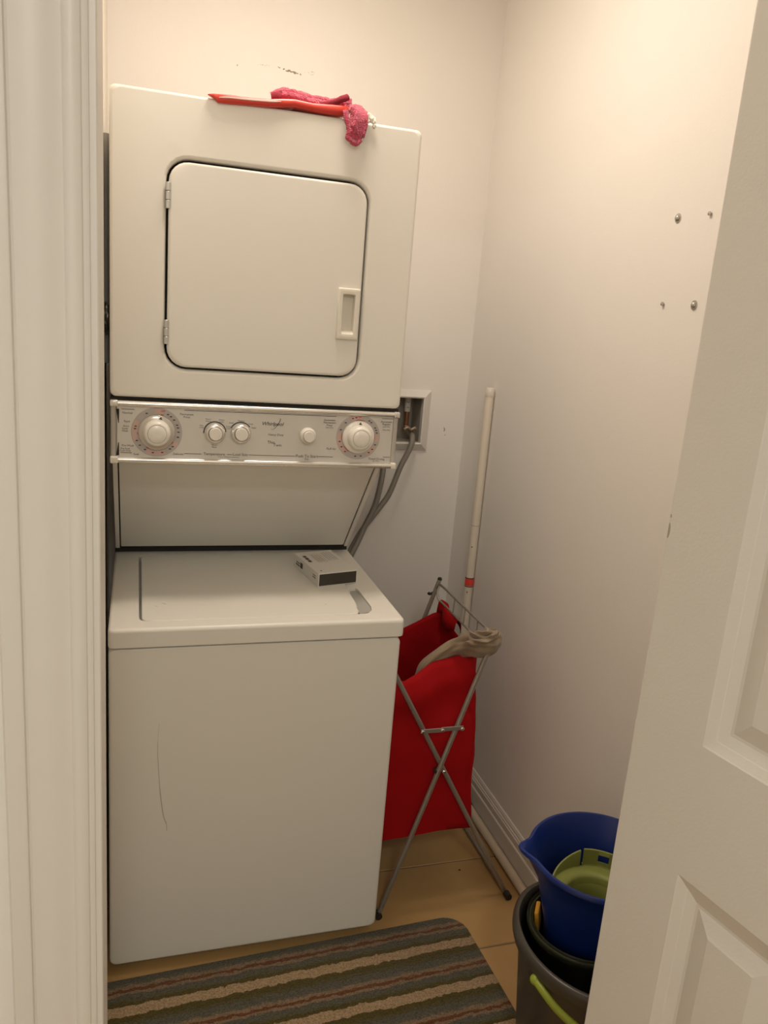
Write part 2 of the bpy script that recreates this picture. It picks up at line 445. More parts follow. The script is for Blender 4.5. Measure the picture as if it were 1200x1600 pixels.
# ------------------------------------------------------------------ stacked washer and dryer
W = .606
def build_machine():
    t = thing('stacked_washer_dryer', 'tall white stacked washer and dryer in one unit against the back wall', 'washer dryer', (.303, .35, 0))
    # washer cabinet
    bm = BM()
    L = [(0, .69), (0, .012), (.0008, .005), (.003, .0015), (.008, 0)]
    rings(bm, [xz(rrect(i, W-i, .025+i, .7715-i*.4, .014), y) for i, y in L], cap0=True, cap1=True)
    wc = wn(obj('washer_cabinet', bm, m_washer, t, ang=50))
    bm = BM(); R = .0009
    tube(bm, smooth_path([(.098, -.0001, .604), (.096, -.0001, .560), (.0965, -.0001, .525), (.102, -.0001, .445), (.109, -.0001, .390), (.1155, -.0001, .368), (.1165, -.0001, .352)], 6), [.0003]*6+[.0007]*12+[.0011]*12+[.0007]*7, 5)
    obj('scratch', bm, mat('faint_grey_scratch', (.52, .48, .42), .6), wc)
    for x in (.04, W-.04):
        for y in (.05, .62):
            bm = BM(); lathe(bm, [(.016, 0), (.018, .006), (.012, .010), (.012, .0255)], (x, y, .0075 if y < .1 else 0), n=14, cap0=True, cap1=True) if False else lathe(bm, [(.016, 0), (.018, .004), (.012, .007), (.012, .0165)], (x, y, .0085), n=14, cap0=True, cap1=True)
            obj('foot', bm, m_blackrub, t)
    # washer top with opening for the lid
    ins = [(.003, .7745), (.0005, .7765), (0, .780), (0, .807), (.0008, .8115), (.003, .8148), (.007, .816)]
    bm = BM(); X0, X1, Y0, Y1 = -.0005, W+.004, -.006, .69
    Lo = rings(bm, [xy(rrect(X0+i, X1-i, Y0+i, Y1-i, .012), z) for i, z in ins], cap0=True)
    def lid_outline(g, notch=True):
        """lid opening; g shrinks it to the lid itself"""
        a0, a1, b0, b1 = .0575+g*2.1, .533-g*.4, .0315+g*.5, .478-g*.5
        r = .022; pts = []
        def arc(cx, cy, st, n=6, rr=r):
            for k in range(n+1):
                q = math.radians(st+90*k/n); pts.append((cx+rr*math.cos(q), cy+rr*math.sin(q)))
        arc(a1-r, b1-r, 0); arc(a0+r, b1-r, 90); arc(a0+r, b0+r, 180)
        if g == 0:
            pts.extend([(a1-.03, b0), (.529, .0345), (.538, .038), (.549, .052), (.5545, .075), (.5545, .190), (.551, .200), (.540, .204), (a1, .205)])
        else:
            pts.extend([(.500, b0), (.514, .038), (.520, .050), (.521, .070), (.5245, .085), (.527, .110), (.5275, .140), (.5285, .165), (.5325, .180)])
        return pts
    h = rings(bm, [xy(lid_outline(0), .816), xy(lid_outline(0), .8145), xy(lid_outline(0), .790)], cap1=True)
    holed(bm, Lo[-1], [h[0]])
    wn(obj('washer_top', bm, m_washer, t, ang=40))
    bm = BM()
    o1 = lid_outline(.0025); cx, cy = .295, .255
    def shrink(o, k): return [(x+(cx-x)*k/max(abs(x-cx), .05)*1.0 if abs(x-cx) > .1 else x, y+(cy-y)*k/max(abs(y-cy), .05) if abs(y-cy) > .08 else y) for x, y in o]
    rings(bm, [xy(o1, .7915), xy(o1, .8145), xy(shrink(o1, .001), .8162), xy(shrink(o1, .0035), .8172)], cap0=True, cap1=True)
    lid = wn(obj('washer_lid', bm, m_lid, t, ang=25))
    bm = BM()     # sloping grey floor of the finger recess
    v = [bm.verts.new(p) for p in ((.521, .040, .8125), (.548, .050, .8145), (.5538, .075, .8135), (.5538, .192, .8115), (.536, .203, .806), (.529, .160, .803), (.523, .080, .806))]
    bm.faces.new(v); r = bmesh.ops.extrude_face_region(bm, geom=bm.faces[:]); bmesh.ops.translate(bm, vec=(0, 0, -.011), verts=[q for q in r['geom'] if isinstance(q, bmesh.types.BMVert)])
    obj('finger_recess', bm, m_recess, t, smooth=False)
    # stand between washer and dryer with slanted back panel
    bm = BM(); prism(bm, [(.254, 1.108), (.506, .829), (.506, .817), (.690, .817), (.690, 1.2505), (.150, 1.2505), (.150, 1.132), (.254, 1.1165)], .001, W-.001)
    obj('stand_body', bm, m_dark, t, smooth=False)  # body coloured black so the gaps between the panels look shaded
    ny, nz_ = -.742, -.0; d = Vector((0, .2525, -.2795)).normalized(); nrm = Vector((0, -d.z*-1, 0))
    nrm = Vector((0, d.z, -d.y)); nrm = Vector((0, -abs(d.z), -abs(d.y))) if False else Vector((0, d.z, -d.y))
    # normal that faces the room: towards -y and +z is hidden, the panel looks down-forward
    def slab(name, x0, x1, s0, s1, off, th, m, bev=.002):
        p = Vector((0, .2525, 1.1105)); e = BM()
        q = [p+d*s0, p+d*s1]
        n_ = Vector((0, -d.z, d.y)); n_ = n_ if n_.y < 0 else -n_
        tb = BM(); box(tb, x0, x1, 0, (s1-s0), 0, th, bev, 2)
        M = Matrix(((1, 0, 0, 0), (0, d.y, n_.y, 0), (0, d.z, n_.z, 0), (0, 0, 0, 1)))
        base = p+d*s0+n_*off
        M.translation = base
        merge(e, tb, M)
        return wn(obj(name, e, m, t))
    n_len = .373
    slab('back_panel', .0145, .5915, -.004, n_len-.006, .0004, .006, m_enamel)
    slab('side_trim', .0015, .0118, -.004, n_len-.002, .0004, .008, m_enamel, .0015)
    slab('side_trim', .5942, .6045, -.004, n_len-.002, .0004, .008, m_enamel, .0015)
    # dryer cabinet
    bm = BM()
    zb, zt, yd = 1.2515, 1.8205, .141
    Lo = rings(bm, [xz(rrect(i, W-i, zb+i, zt-i, .012), y) for i, y in [(0, .69), (0, yd+.010), (.0007, yd+.005), (.0028, yd+.0015), (.007, yd)]], cap0=True)
    hole = (.1035, .5035, 1.3125, 1.7075); hr = .042
    h = rings(bm, [xz(rrect(hole[0]-i, hole[1]+i, hole[2]-i, hole[3]+i, hr+i), y) for i, y in [(.0075, yd), (.0045, yd+.0012), (.0018, yd+.004), (.0004, yd+.0085), (0, yd+.014), (0, yd+.024)]])
    holed(bm, Lo[-1], [h[0]])
    dc = wn(obj('dryer_cabinet', bm, m_enamel, t, ang=60))
    bm = BM(); rings(bm, [xz(rrect(hole[0], hole[1], hole[2], hole[3], hr), yd+.0238), xz(rrect(hole[0], hole[1], hole[2], hole[3], hr), yd+.030)], cap0=True, cap1=True)
    obj('door_gap_backing', bm, m_dark, dc)  # black sheet added behind the door to darken the gap around it
    # dryer door with pocket for the handle
    bm = BM(); D = (.1075, .4995, 1.3165, 1.7022); r = .037
    Lo = rings(bm, [xz(rrect(D[0]+i, D[1]-i, D[2]+i, D[3]-i, r), y) for i, y in [(.002, yd+.0225), (0, yd+.020), (0, yd+.004), (.0008, yd+.0008), (.003, yd-.0012), (.006, yd-.0017)]], cap0=True)
    hx = [(.4585, 1.4045), (.4865, 1.4045), (.4865, 1.4870), (.4585, 1.4870)]
    h = rings(bm, [xz(hx, yd-.0017), xz(hx, yd+.016)], cap1=True); holed(bm, Lo[-1], [h[0]])
    dd = wn(obj('dryer_door', bm, m_enamel, t, ang=60))
    # handle frame with sloped pocket
    bm = BM(); fy = yd-.0017
    def qr(a0, a1, b0, b1, y): return xz(rrect(a0, a1, b0, b1, .0025, 3), y)
    rings(bm, [qr(.4490, .4965, 1.3925, 1.4985, fy), qr(.4490, .4965, 1.3925, 1.4985, fy-.0015), qr(.4510, .4950, 1.3950, 1.4965, fy-.0055), qr(.4530, .4935, 1.3970, 1.4948, fy-.0062),
               qr(.4590, .4860, 1.4050, 1.4865, fy-.0050), qr(.4600, .4855, 1.4070, 1.4855, fy-.0030), qr(.4640, .4852, 1.4130, 1.4840, fy+.0125)], cap1=True)
    obj('door_handle', bm, m_cream, dd, ang=30)
    for z0, z1 in ((1.6140, 1.6625), (1.3600, 1.4080)):
        bm = BM(); n = 3; hgt = (z1-z0)/n
        for k in range(n): lathe(bm, [(.0038, z0+hgt*k+.0006), (.0043, z0+hgt*k+.0012), (.0043, z0+hgt*(k+1)-.0012), (.0038, z0+hgt*(k+1)-.0006)], (.1062, yd-.0035, 0), n=12, cap0=True, cap1=True)
        box(bm, .1046, .1078, yd-.003, yd+.006, z0+.001, z1-.001)
        obj('hinge', bm, m_hinge, dd)
    return t
def build_console(t):
    F = .142                                              # face plane
    bm = BM(); box(bm, .013, .593, F, .160, 1.1235, 1.2440, .0015, 1)
    cp = wn(obj('control_panel', bm, m_panel, t))
    bm = BM(); box(bm, .002, W-.002, .1515, .2535, 1.1175, 1.1310, .002, 2); obj('console_underside', bm, m_enamel, t)
    # bright rails
    for nm, z, r, yy in (('top_rail', 1.2392, .0056, .139), ('bottom_rail', 1.1250, .0060, .1385)):
        bm = BM(); tube(bm, [(.001, yy, z), (.016, yy, z), (.5925, yy, z), (W-.003, yy, z)], r, 16)
        obj(nm, bm, m_chrome, cp, ang=50)
        for x0, x1 in ((.0003, .016), (.5925, W-.0012)):
            bm = BM(); box(bm, x0, x1, yy-r-.0009, .16, z-r-.0009, z+r+.0009, .0025, 3); obj('rail_end', bm, m_chrome if nm == 'top_rail' else m_cream, cp)
    for x0, x1, e in ((.0015, .0128, 0), (.5932, W-.0025, 1)):
        bm = BM(); tube(bm, [((x0+x1)/2, .1475, 1.1305), ((x0+x1)/2, .1475, 1.2335)], .0062, 16, flat=1.0); obj('end_cap', bm, m_greycap, cp, ang=60)
    for zz, z2 in ((1.2275, 1.199), (1.1335, 1.160)):
        bm = BM()
        q = [bm.verts.new(p) for p in ((.0122, F-.0005, zz), (.0178, F-.0005, zz), (.0172, F-.0005, z2), (.0160, F-.0005, z2))]; bm.faces.new(q)
        obj('dark_gap', bm, m_dark, cp, smooth=False)
    # printed dial rings
    def dial(cx, cz, rr, skirt_m, big):
        bm = BM(); disc_y(bm, cx, cz, F, .0355, rr, n=64); obj('dial_ring', bm, m_ringgrey, cp)
        bm = BM()
        segs = [(72, 96), (150, 205), (-68, -118), (-40, -28)] if big else [(80, 118), (168, 232), (-12, 8), (-60, -30)]
        for a0, a1 in segs: disc_y(bm, cx, cz, F-.0003, .0385, rr-.002, min(a0, a1), max(a0, a1))
        obj('dial_ring_tint', bm, m_ringpink, cp)['kind'] = 'stuff'
        bm = BM(); lathe(bm, [(.0362, 0), (.0362, .004), (.0350, .006), (.033, .0068), (.027, .0085)], (cx, F, cz), '-y', 48, cap0=True, cap1=True)
        obj('dial_skirt', bm, skirt_m, cp, ang=40)
        bm = BM(); lathe(bm, [(.0272, .0080), (.0268, .014), (.0255, .022), (.0235, .0265), (.0205, .0285), (.0190, .0285), (.0182, .0270)], (cx, F, cz), '-y', 48, cap0=True, cap1=True)
        obj('dial_knob', bm, m_knob, cp, ang=40)
        bm = BM(); lathe(bm, [(.0178, .026), (.0178, .0290), (.0165, .0300), (.006, .0300)], (cx, F, cz), '-y', 40, cap0=True, cap1=True)
        obj('knob_cap', bm, m_knob, cp, ang=40)
    dial(.0905, 1.1828, .0502, m_skirt, True)
    dial(.5150, 1.1870, .0495, m_knob, False)
    def small(cx, cz, R, rc, chrome):
        bm = BM(); lathe(bm, [(R, 0), (R, .006), (R*.96, .009), (R*.86, .0145), (rc+.002, .0165)], (cx, F, cz), '-y', 36, cap0=True, cap1=True); obj('small_knob', bm, m_chrome if chrome else m_knob, cp, ang=40)
        bm = BM(); lathe(bm, [(rc+.0012, .0160), (rc+.0012, .0172)], (cx, F, cz), '-y', 32, cap0=True, cap1=True); obj('knob_groove', bm, m_ink if chrome else m_ringgrey, cp)
        bm = BM(); lathe(bm, [(rc, .0165), (rc, .0225), (rc*.92, .0238), (rc*.4, .0238)], (cx, F, cz), '-y', 32, cap0=True, cap1=True); obj('knob_cap', bm, m_knob, cp, ang=40)
        if chrome:
            bm = BM(); disc_y(bm, cx, cz, F, R+.0002, R+.0022, 5 if cx < .23 else 35, 185 if cx < .23 else 155); obj('knob_arc', bm, m_ink, cp)
    small(.2065, 1.1860, .0215, .0134, True)
    small(.2595, 1.1870, .0215, .0134, True)
    small(.4020, 1.1868, .0178, .0118, False)
    # flat print
    y = F-.0004; bm = BM()
    T = lambda s, x, z, sz=.0052, al='CENTER', **k: text_into(bm, s, x, z, y, sz, al, **k)
    T('Normal', .0335, 1.2200, .0062); T('Rapid', .0325, 1.2030); T('Extra', .031, 1.1935); T('Super', .029, 1.1885); T('Wash', .029, 1.1835)
    T('Pre-Wash', .0345, 1.1538, .0058); T('Pre-Soak', .0295, 1.1475, .005); T('Cold Only', .0295, 1.1432, .005); T('Soak', .0508, 1.1365, .0056); T('Delicate', .1335, 1.1388, .0062)
    T('Permanent', .1492, 1.2215, .0062); T('Press', .1492, 1.2160, .0062)
    for s, x, z in (('Hot', .1790, 1.2000), ('Cold', .1790, 1.1958), ('Warm', .1925, 1.2135), ('Warm', .1925, 1.2093), ('Warm', .2195, 1.2130), ('Cold', .2195, 1.2088), ('Cold', .2335, 1.1998), ('Cold', .2335, 1.1956),
                    ('Warm', .2062, 1.1597), ('Rinse', .2062, 1.1555), ('Small', .2395, 1.2075), ('Medium', .2600, 1.2125), ('Large', .2800, 1.2070), ('Super', .2870, 1.1990)): T(s, x, z, .0044)
    T('Temperature', .2065, 1.1408, .0082); T('Load Size', .2605, 1.1410, .0082); T('Water', .233, 1.1352, .0048)
    T('Push To Start', .4032, 1.1412, .0088); T('Dry', .4032, 1.1350, .0058)
    T('Whirlpool', .3255, 1.2085, .0110, shear=.28, bold=.0001)
    T('Heavy Duty', .3335, 1.1857, .0068, shear=.15)
    T('Thin', .3250, 1.1690, .0088, shear=-.1); T('Twin', .3385, 1.1635, .0088, shear=-.1)
    T('Automatic', .4492, 1.2215, .0062); T('Permanent', .4492, 1.2160, .0062); T('Press', .4492, 1.2105, .0062); T('Less Dry', .4492, 1.2055, .0046)
    T('Automatic', .5775, 1.2225, .0062); T('Regular', .5775, 1.2172, .0062); T('Less Dry', .5775, 1.2120, .0046); T('More Dry', .5785, 1.2045, .0040)
    T('Fluff Air', .4562, 1.1590, .0066); T('Timed Drying', .5600, 1.1392, .0068); T('Air Dry', .5590, 1.1345, .0048)
    def ln(x0, x1, z, w=.0005): box(bm, x0, x1, y-.0001, y+.0002, z-w, z+w)
    ln(.022, .047, 1.2275); ln(.1440, .4630, 1.2300); ln(.566, .592, 1.2295); ln(.020, .042, 1.1392)
    ln(.1455, .180, 1.1403); ln(.233, .2435, 1.1406); ln(.278, .378, 1.1408); ln(.428, .461, 1.1412); ln(.575, .591, 1.1440); ln(.214, .226, 1.1350, .0003); ln(.240, .258, 1.1350, .0003)
    # swoosh round the maker's name
    for i in range(14):
        t0, t1 = math.radians(-130+i*18), math.radians(-130+(i+1)*18); w = .0002+.0006*math.sin(PI*(i+.5)/14)
        f = lambda q: (.3330+.0085*math.cos(q)*.55+.016*math.sin(q)*.5, 1.2085+.0125*math.sin(q))
        p, q = f(t0), f(t1)
        v = [bm.verts.new(z) for z in ((p[0]-w, y, p[1]), (p[0]+w, y, p[1]), (q[0]+w, y, q[1]), (q[0]-w, y, q[1]))]; bm.faces.new(v)
    # tick marks on the dial rings, pointers
    for cx, cz, angs in ((.0905, 1.1828, [60, 50, 38, 22, 14, 2, -12, -42, -52, -75, -100, -122, -140, -155, 165, 172, 118]), (.5150, 1.1870, [58, 50, 30, 22, 14, 100, 110, 135, 160, -22, -38, -52, -78, -95, -130, -148, -165])):
        for a in angs:
            q = math.radians(a); x_, z_ = cx+.0428*math.cos(q), cz+.0428*math.sin(q)
            box(bm, x_-.0022, x_+.0022, F-.0008, F-.0005, z_-.0011, z_+.0011)
    for cx, cz, q in ((.0905, 1.1828, math.radians(76)), (.5150, 1.1870, math.radians(88))):
        e = lambda rad, da: (cx+rad*math.cos(q+da), F-.0070 if rad > .03 else F-.0088, cz+rad*math.sin(q+da))
        v = [bm.verts.new(p) for p in (e(.0335, 0), e(.0285, .13), e(.0285, -.13))]; bm.faces.new(v)
    obj('printed_lettering', bm, m_ink, cp, smooth=False)['kind'] = 'stuff'
    bm = BM()
    text_into(bm, 'OFF', .0905+.0115, 1.1828+.0432, F-.0009, .0052, bold=.0001); text_into(bm, 'OFF', .5150, 1.1870+.0432, F-.0009, .0052, bold=.0001)
    for a0, a1 in ((72, 100), (-12, 10), (168, 192), (214, 238)): disc_y(bm, .5150, 1.1870, F-.0005, .0368, .0382, a0, a1)
    for a0, a1 in ((70, 78), (-38, -30), (236, 246), (182, 188)): disc_y(bm, .0905, 1.1828, F-.0005, .0366, .0384, a0, a1)
    obj('red_print', bm, m_redink, cp, smooth=False)['kind'] = 'stuff'
MACHINE = build_machine(); build_console(MACHINE)

# ------------------------------------------------------------------ plumbing and the gap on the left
def build_plumbing():
    t = thing('outlet_box', 'white plastic plumbing box on the back wall right of the control panel', 'outlet box', (.802, .835, 1.045))
    x0, x1, z0, z1 = .700, .9045, 1.070, 1.2095
    bm = BM()
    rings(bm, [xz([(a, c), (b, c), (b, d), (a, d)], y) for a, b, c, d, y in ((x0-.027, x1+.027, z0-.026, z1+.024, YB), (x0-.027, x1+.027, z0-.026, z1+.024, YB-.004), (x0-.0255, x1+.0255, z0-.0245, z1+.0225, YB-.006), (x0-.004, x1+.004, z0-.004, z1+.004, YB-.020), (x0, x1, z0, z1, YB-.018), (x0, x1, z0, z1, YB+.002))])
    obj('frame', bm, m_trim, t, smooth=False)
    bm = BM(); rings(bm, [xz([(x0, z0), (x1, z0), (x1, z1), (x0, z1)], YB+.0021), xz([(x0, z0), (x1, z0), (x1, z1), (x0, z1)], YB+.085)], cap1=True)
    obj('recessed_shell', bm, m_box_in, t, smooth=False)
    for cx in (.874, .782):
        bm = BM(); tube(bm, [(cx, YB+.045, 1.112), (cx, YB+.045, 1.209)], .0075, 12); p = obj('copper_pipe', bm, m_copper, t)
        bm = BM(); lathe(bm, [(.0098, 1.160), (.0098, 1.2085)], (cx, YB+.045, 0), n=16); obj('sticker', bm, m_sticker, p)
        bm = BM()
        for zz in (1.174, 1.190): box(bm, cx-.004, cx+.001, YB+.0344, YB+.0362, zz-.0016, zz+.0016)
        obj('sticker_print', bm, m_boxprint, p, smooth=False)['kind'] = 'stuff'
        bm = BM()
        lathe(bm, [(.010, 1.098), (.013, 1.100), (.013, 1.112), (.010, 1.116)], (cx, YB+.045, 0), n=6, cap0=True, cap1=True)
        tube(bm, [(cx, YB+.045, 1.104), (cx, YB+.012, 1.104)], .009, 10)
        tube(bm, [(cx, YB+.018, 1.104), (cx+.004, YB+.006, 1.100), (cx+.006, YB-.004, 1.094)], .0105, 8)
        v = obj('valve', bm, m_brass, t)
        bm = BM(); tube(bm, smooth_path([(cx-.022, YB-.006, 1.110), (cx-.012, YB-.008, 1.116), (cx, YB-.008, 1.110), (cx+.012, YB-.008, 1.116), (cx+.018, YB-.006, 1.110)], 4), .0045, 8); obj('valve_handle', bm, m_brass, v)
    # fill hoses
    P1 = [(.8800, .8290, 1.0925), (.8760, .815, 1.088), (.8700, .800, 1.066), (.853, .793, 1.030), (.835, .787, .995), (.803, .775, .915), (.770, .768, .868), (.722, .750, .812), (.690, .735, .765), (.660, .722, .700), (.645, .718, .60)]
    bm = BM(); tube(bm, smooth_path(P1, 6), .0088, 12); tag(obj('water_hose', bm, m_hose), 'grey fill hose bowing out of the right valve of the outlet box', 'hose')
    P2 = [(.7880, .8280, 1.0925), (.782, .806, 1.08), (.776, .775, 1.04), (.772, .760, .995), (.764, .752, .940), (.750, .747, .880), (.722, .738, .822), (.700, .728, .775), (.672, .715, .720), (.655, .712, .64)]
    bm = BM(); tube(bm, smooth_path(P2, 6), .0088, 12); tag(obj('water_hose', bm, m_hose), 'grey hose coming straight down from behind the control panel and crossing the bowed one', 'hose')
    # conduit in the gap
    t = thing('gap_pipe', 'thin grey pipe wrapped in crumpled foil in the narrow gap left of the dryer', 'pipe', (-.0125, .36, 1.27))
    bm = BM(); tube(bm, [(-.0135, .36, 1.30), (-.0135, .36, 1.77)], .0070, 10, flat=1); obj('pipe', bm, m_conduit, t)
    bm = BM(); bmesh.ops.create_icosphere(bm, subdivisions=3, radius=1)
    for v in bm.verts:
        n = mnoise.noise(v.co*4)*.5+mnoise.noise(v.co*9)*.35
        k = 1+n*.4
        v.co = Vector((-.0130+max(-.0110, min(.0110, v.co.x*.0115*k)), .345+v.co.y*.03*k, 1.395+v.co.z*.035*k))
    obj('foil_wrap', bm, m_foil, t, smooth=False)
build_plumbing()

# ------------------------------------------------------------------ poles along the right wall
def build_poles():
    t = thing('broom_pole', 'tall white pole with a red band standing upright in the right back corner', 'pole', (1.039, .630, 0))
    X, Y = 1.0395, .630
    bm = BM(); lathe(bm, [(.0128, 0), (.0132, .004), (.0132, 1.258), (.0120, 1.264), (.008, 1.268)], (X, Y, 0), n=20, cap0=True, cap1=True); obj('shaft', bm, m_pole, t)
    bm = BM(); lathe(bm, [(.0134, .660), (.0136, .661), (.0136, .683), (.0134, .684)], (X, Y, 0), n=20); b = obj('band', bm, m_redband, t)
    for z in (.6575, .6845):
        bm = BM(); lathe(bm, [(.0134, z-.0015), (.0138, z-.001), (.0138, z+.001), (.0134, z+.0015)], (X, Y, 0), n=20); obj('band_edge', bm, m_blackrub, b)
    bm = BM(); lathe(bm, [(.0133, 1.243), (.0140, 1.245), (.0138, 1.262), (.0110, 1.2695), (.004, 1.2705)], (X, Y, 0), n=20, cap1=True); obj('end_cap', bm, mat('clear_cap', (.78, .71, .62), .18, coat=.6), t)
    bm = BM(); lathe(bm, [(.0131, .8515), (.01335, .852), (.01335, .853), (.0131, .8535)], (X, Y, 0), n=20); obj('seam', bm, m_box_in, t)
    for z, a in ((.786, -2.2), (.640, -2.2)):
        bm = BM(); lathe(bm, [(.0022, 0), (.0016, .0008)], (X-.0132*.62, Y-.0132*.80, z), '-y', 8, cap1=True); obj('peg_hole', bm, m_ink, t)
    t = thing('broom_stick', 'pale wooden pole lying on the floor along the right baseboard', 'pole', (1.0275, .1, 0))
    bm = BM(); tube(bm, [(1.0275, .425, .0125), (1.0275, -.17, .0125)], .0122, 14); obj('shaft', bm, m_wood, t)
    bm = BM(); tube(bm, [(1.0275, .4255, .0135), (1.0275, .445, .0155), (1.0275, .475, .0175)], [.0128, .0150, .0170], 14); obj('ferrule', bm, m_blackrub, t)
build_poles()

# ------------------------------------------------------------------ laundry hamper
def bag_mesh():
    bm = BM(); NU, NV = 96, 26
    # perimeter stations in order: near-left, near-right, far-right, far-left
    def top(u):
        """top edge point; u in 0..4 round the perimeter"""
        K = [(0, (.6200, .094, .628)), (.25, (.655, .088, .622)), (.5, (.690, .108, .628)), (.65, (.730, .112, .655)), (.85, (.785, .106, .672)), (1, (.812, .100, .680)), (1.12, (.838, .11, .688)), (1.35, (.866, .18, .664)), (1.6, (.874, .27, .632)), (1.85, (.868, .355, .650)),
             (2.0, (.8600, .392, .672)), (2.2, (.836, .398, .664)), (2.5, (.790, .400, .640)), (3.0, (.664, .398, .588)), (3.4, (.622, .36, .580)), (3.7, (.614, .20, .602)), (4, (.6200, .094, .628))]
        for (a, p), (b, q) in zip(K, K[1:]):
            if a <= u <= b:
                s = (u-a)/(b-a); s = s*s*(3-2*s)*.5+s*.5
                return Vector(p).lerp(Vector(q), s)
    def low(u):
        x0, x1, y0, y1 = .622, .868, .088, .396
        c = [(x0, y0), (x1, y0), (x1, y1), (x0, y1), (x0, y0)]
        i = min(3, int(u)); s = u-i
        s = max(0, min(1, (s-.04)/.92))
        return Vector((c[i][0]+(c[i+1][0]-c[i][0])*s, c[i][1]+(c[i+1][1]-c[i][1])*s, 0))
    loops = []
    for j in range(NV+1):
        v = j/NV; lp = []
        for k in range(NU):
            u = 4*k/NU; T = top(u); Lw = low(u)
            s = v**.45 if .9 < u < 2.2 else min(1, v/.42)**.8
            zb = .192+.010*math.sin(u*2.1)+(.012 if 1.8 < u < 3.5 else 0)
            p = Vector((T.x+(Lw.x-T.x)*s, T.y+(Lw.y-T.y)*s, T.z+(zb-T.z)*v))
            # folds
            cx, cy = .742, .242; dr = Vector((p.x-cx, p.y-cy, 0)).normalized()
            f = .007*math.sin(u*9+v*3)*(1-v)*.6+.0075*mnoise.noise(Vector((p.x*9, p.y*9, p.z*11)))+.007*mnoise.noise(Vector((p.x*24+p.z*9, p.y*22, p.z*16)))*(1.2-v)+(.022*math.exp(-((v-.10)/.075)**2)-.006*math.exp(-((v-.27)/.08)**2) if (u < 1.0 or u > 3.97) else 0)
            edge = .3+.7*min(1, v*6)
            nearclamp = .8 if u < 1.05 else 1
            p += dr*f*edge*nearclamp
            p.y = max(p.y, .0745); p.x = max(p.x, .6125); p.y = min(p.y, .407)
            lp.append(p)
        loops.append(lp)
    L = rings(bm, loops)
    c = bm.verts.new((.745, .242, .188))
    n = len(L[-1])
    for i in range(n): bm.faces.new((L[-1][i], L[-1][(i+1) % n], c))
    return bm
def build_hamper():
    t = thing('laundry_hamper', 'red cloth laundry hamper on a folding grey metal X frame beside the washer', 'laundry hamper', (.80, .24, 0))
    r = .0060
    YN, YF = .060, .424
    for y in (YN, YF):
        sy = -.0065 if y == YN else .0065
        bm = BM(); tube(bm, [(.6310, y+sy, .013), (.7557, y+sy, .4136), (.8585, y+sy, .7500)], r, 10); lg = obj('leg', bm, m_tubesteel, t)
        bm = BM(); lathe(bm, [(.0062, .7495), (.0066, .751), (.005, .756)], (.8587, y+sy, 0), n=10, cap0=True, cap1=True); obj('end_plug', bm, m_blackrub, lg)
        bm = BM(); tube(bm, [(.9790, y-sy, .013), (.7557, y-sy, .4136), (.6220, y-sy, .6520)], r, 10); obj('leg', bm, m_tubesteel, t)
        # cross brace of two flat bars hinged in the middle
        yb = y-.016 if y == YN else y+.016
        for x0, x1 in ((.6905, .7465), (.7425, .7990)):
            bm = BM(); box(bm, x0, x1, yb-.0013+(.0014 if x0 > .72 else -.0014), yb+.0013+(.0014 if x0 > .72 else -.0014), .5065, .5175, .001, 1); obj('brace', bm, m_tubesteel, t)
        for x, z in ((.6945, .512), (.7445, .512), (.7945, .512), (.7595, .4010)):
            bm = BM(); lathe(bm, [(.0048, 0), (.0048, .0025), (.003, .0042)], (x, yb-.0026 if y == YN else yb+.0006, z), '-y', 12, cap0=True, cap1=True); obj('rivet', bm, m_rivet, t)
        bm = BM(); tube(bm, [(.7480, y-.010, .393), (.7480, y+.008, .393)], .006, 10); obj('pivot_spacer', bm, m_blackrub, t)
    # floor bars join the near and far legs; black feet
    for x in (.6285, .9815):
        bm = BM(); tube(bm, [(x, YN-.004, .0085), (x, YF+.004, .0085)], r, 10); obj('floor_bar', bm, m_tubesteel, t)
        for y in (YN-.008, YF+.008):
            bm = BM(); tube(bm, [(x, y-.009, .0095), (x, y+.009, .0095)], .0088, 12); obj('foot_cap', bm, m_blackrub, t)
    # wire rail with rungs along the right top, plain rail on the left
    rw = .0028
    bm = BM(); tube(bm, smooth_path([(.8490, .434, .716), (.8525, .420, .735), (.8550, .400, .7420), (.8555, .24, .7415), (.8550, .06, .7420)], 5), .0034, 8); obj('rail', bm, m_tubesteel, t)
    bm = BM(); tube(bm, smooth_path([(.853, .415, .7360), (.846, .408, .722), (.8465, .395, .706), (.852, .370, .7005), (.853, .24, .699), (.852, .07, .700)], 5), rw, 8); obj('lower_rail', bm, m_tubesteel, t)
    for y in (.305, .232, .15):
        bm = BM(); tube(bm, [(.8556, y, .741), (.8530, y-.003, .700)], .0020, 6); obj('rung', bm, m_tubesteel, t)
    bm = BM(); tube(bm, [(.6230, YN, .6500), (.6230, YF, .6500)], .0034, 8); obj('rail', bm, m_tubesteel, t)
    bm = BM(); tube(bm, smooth_path([(.853, .432, .717), (.842, .436, .708), (.835, .438, .706), (.832, .438, .709)], 4), .0040, 8); obj('hook', bm, m_blackrub, t)
    o = obj('bag', bag_mesh(), m_redcloth, t, ang=80)
    md = o.modifiers.new('thick', 'SOLIDIFY'); md.thickness = .0016; md.offset = 0
    # sleeve flap of the bag looped over the lower rail
    bm = BM(); loops = []
    for i in range(15):
        s = i/14; y = .392-.125*s; w = .016+.010*math.sin(PI*s)
        x = .8535+.006*math.sin(s*9); z = .699-.012*s
        loops.append([(x-.010, y, z-.030+.012*math.sin(s*7)), (x-.0085, y, z-.012), (x-.006, y, z+.0035), (x, y, z+.0062), (x+.006, y, z+.0035), (x+.0085, y, z-.010), (x+.011, y+.004, z-.024-.010*math.sin(s*6+1))])
    rings(bm, loops, closed=False)
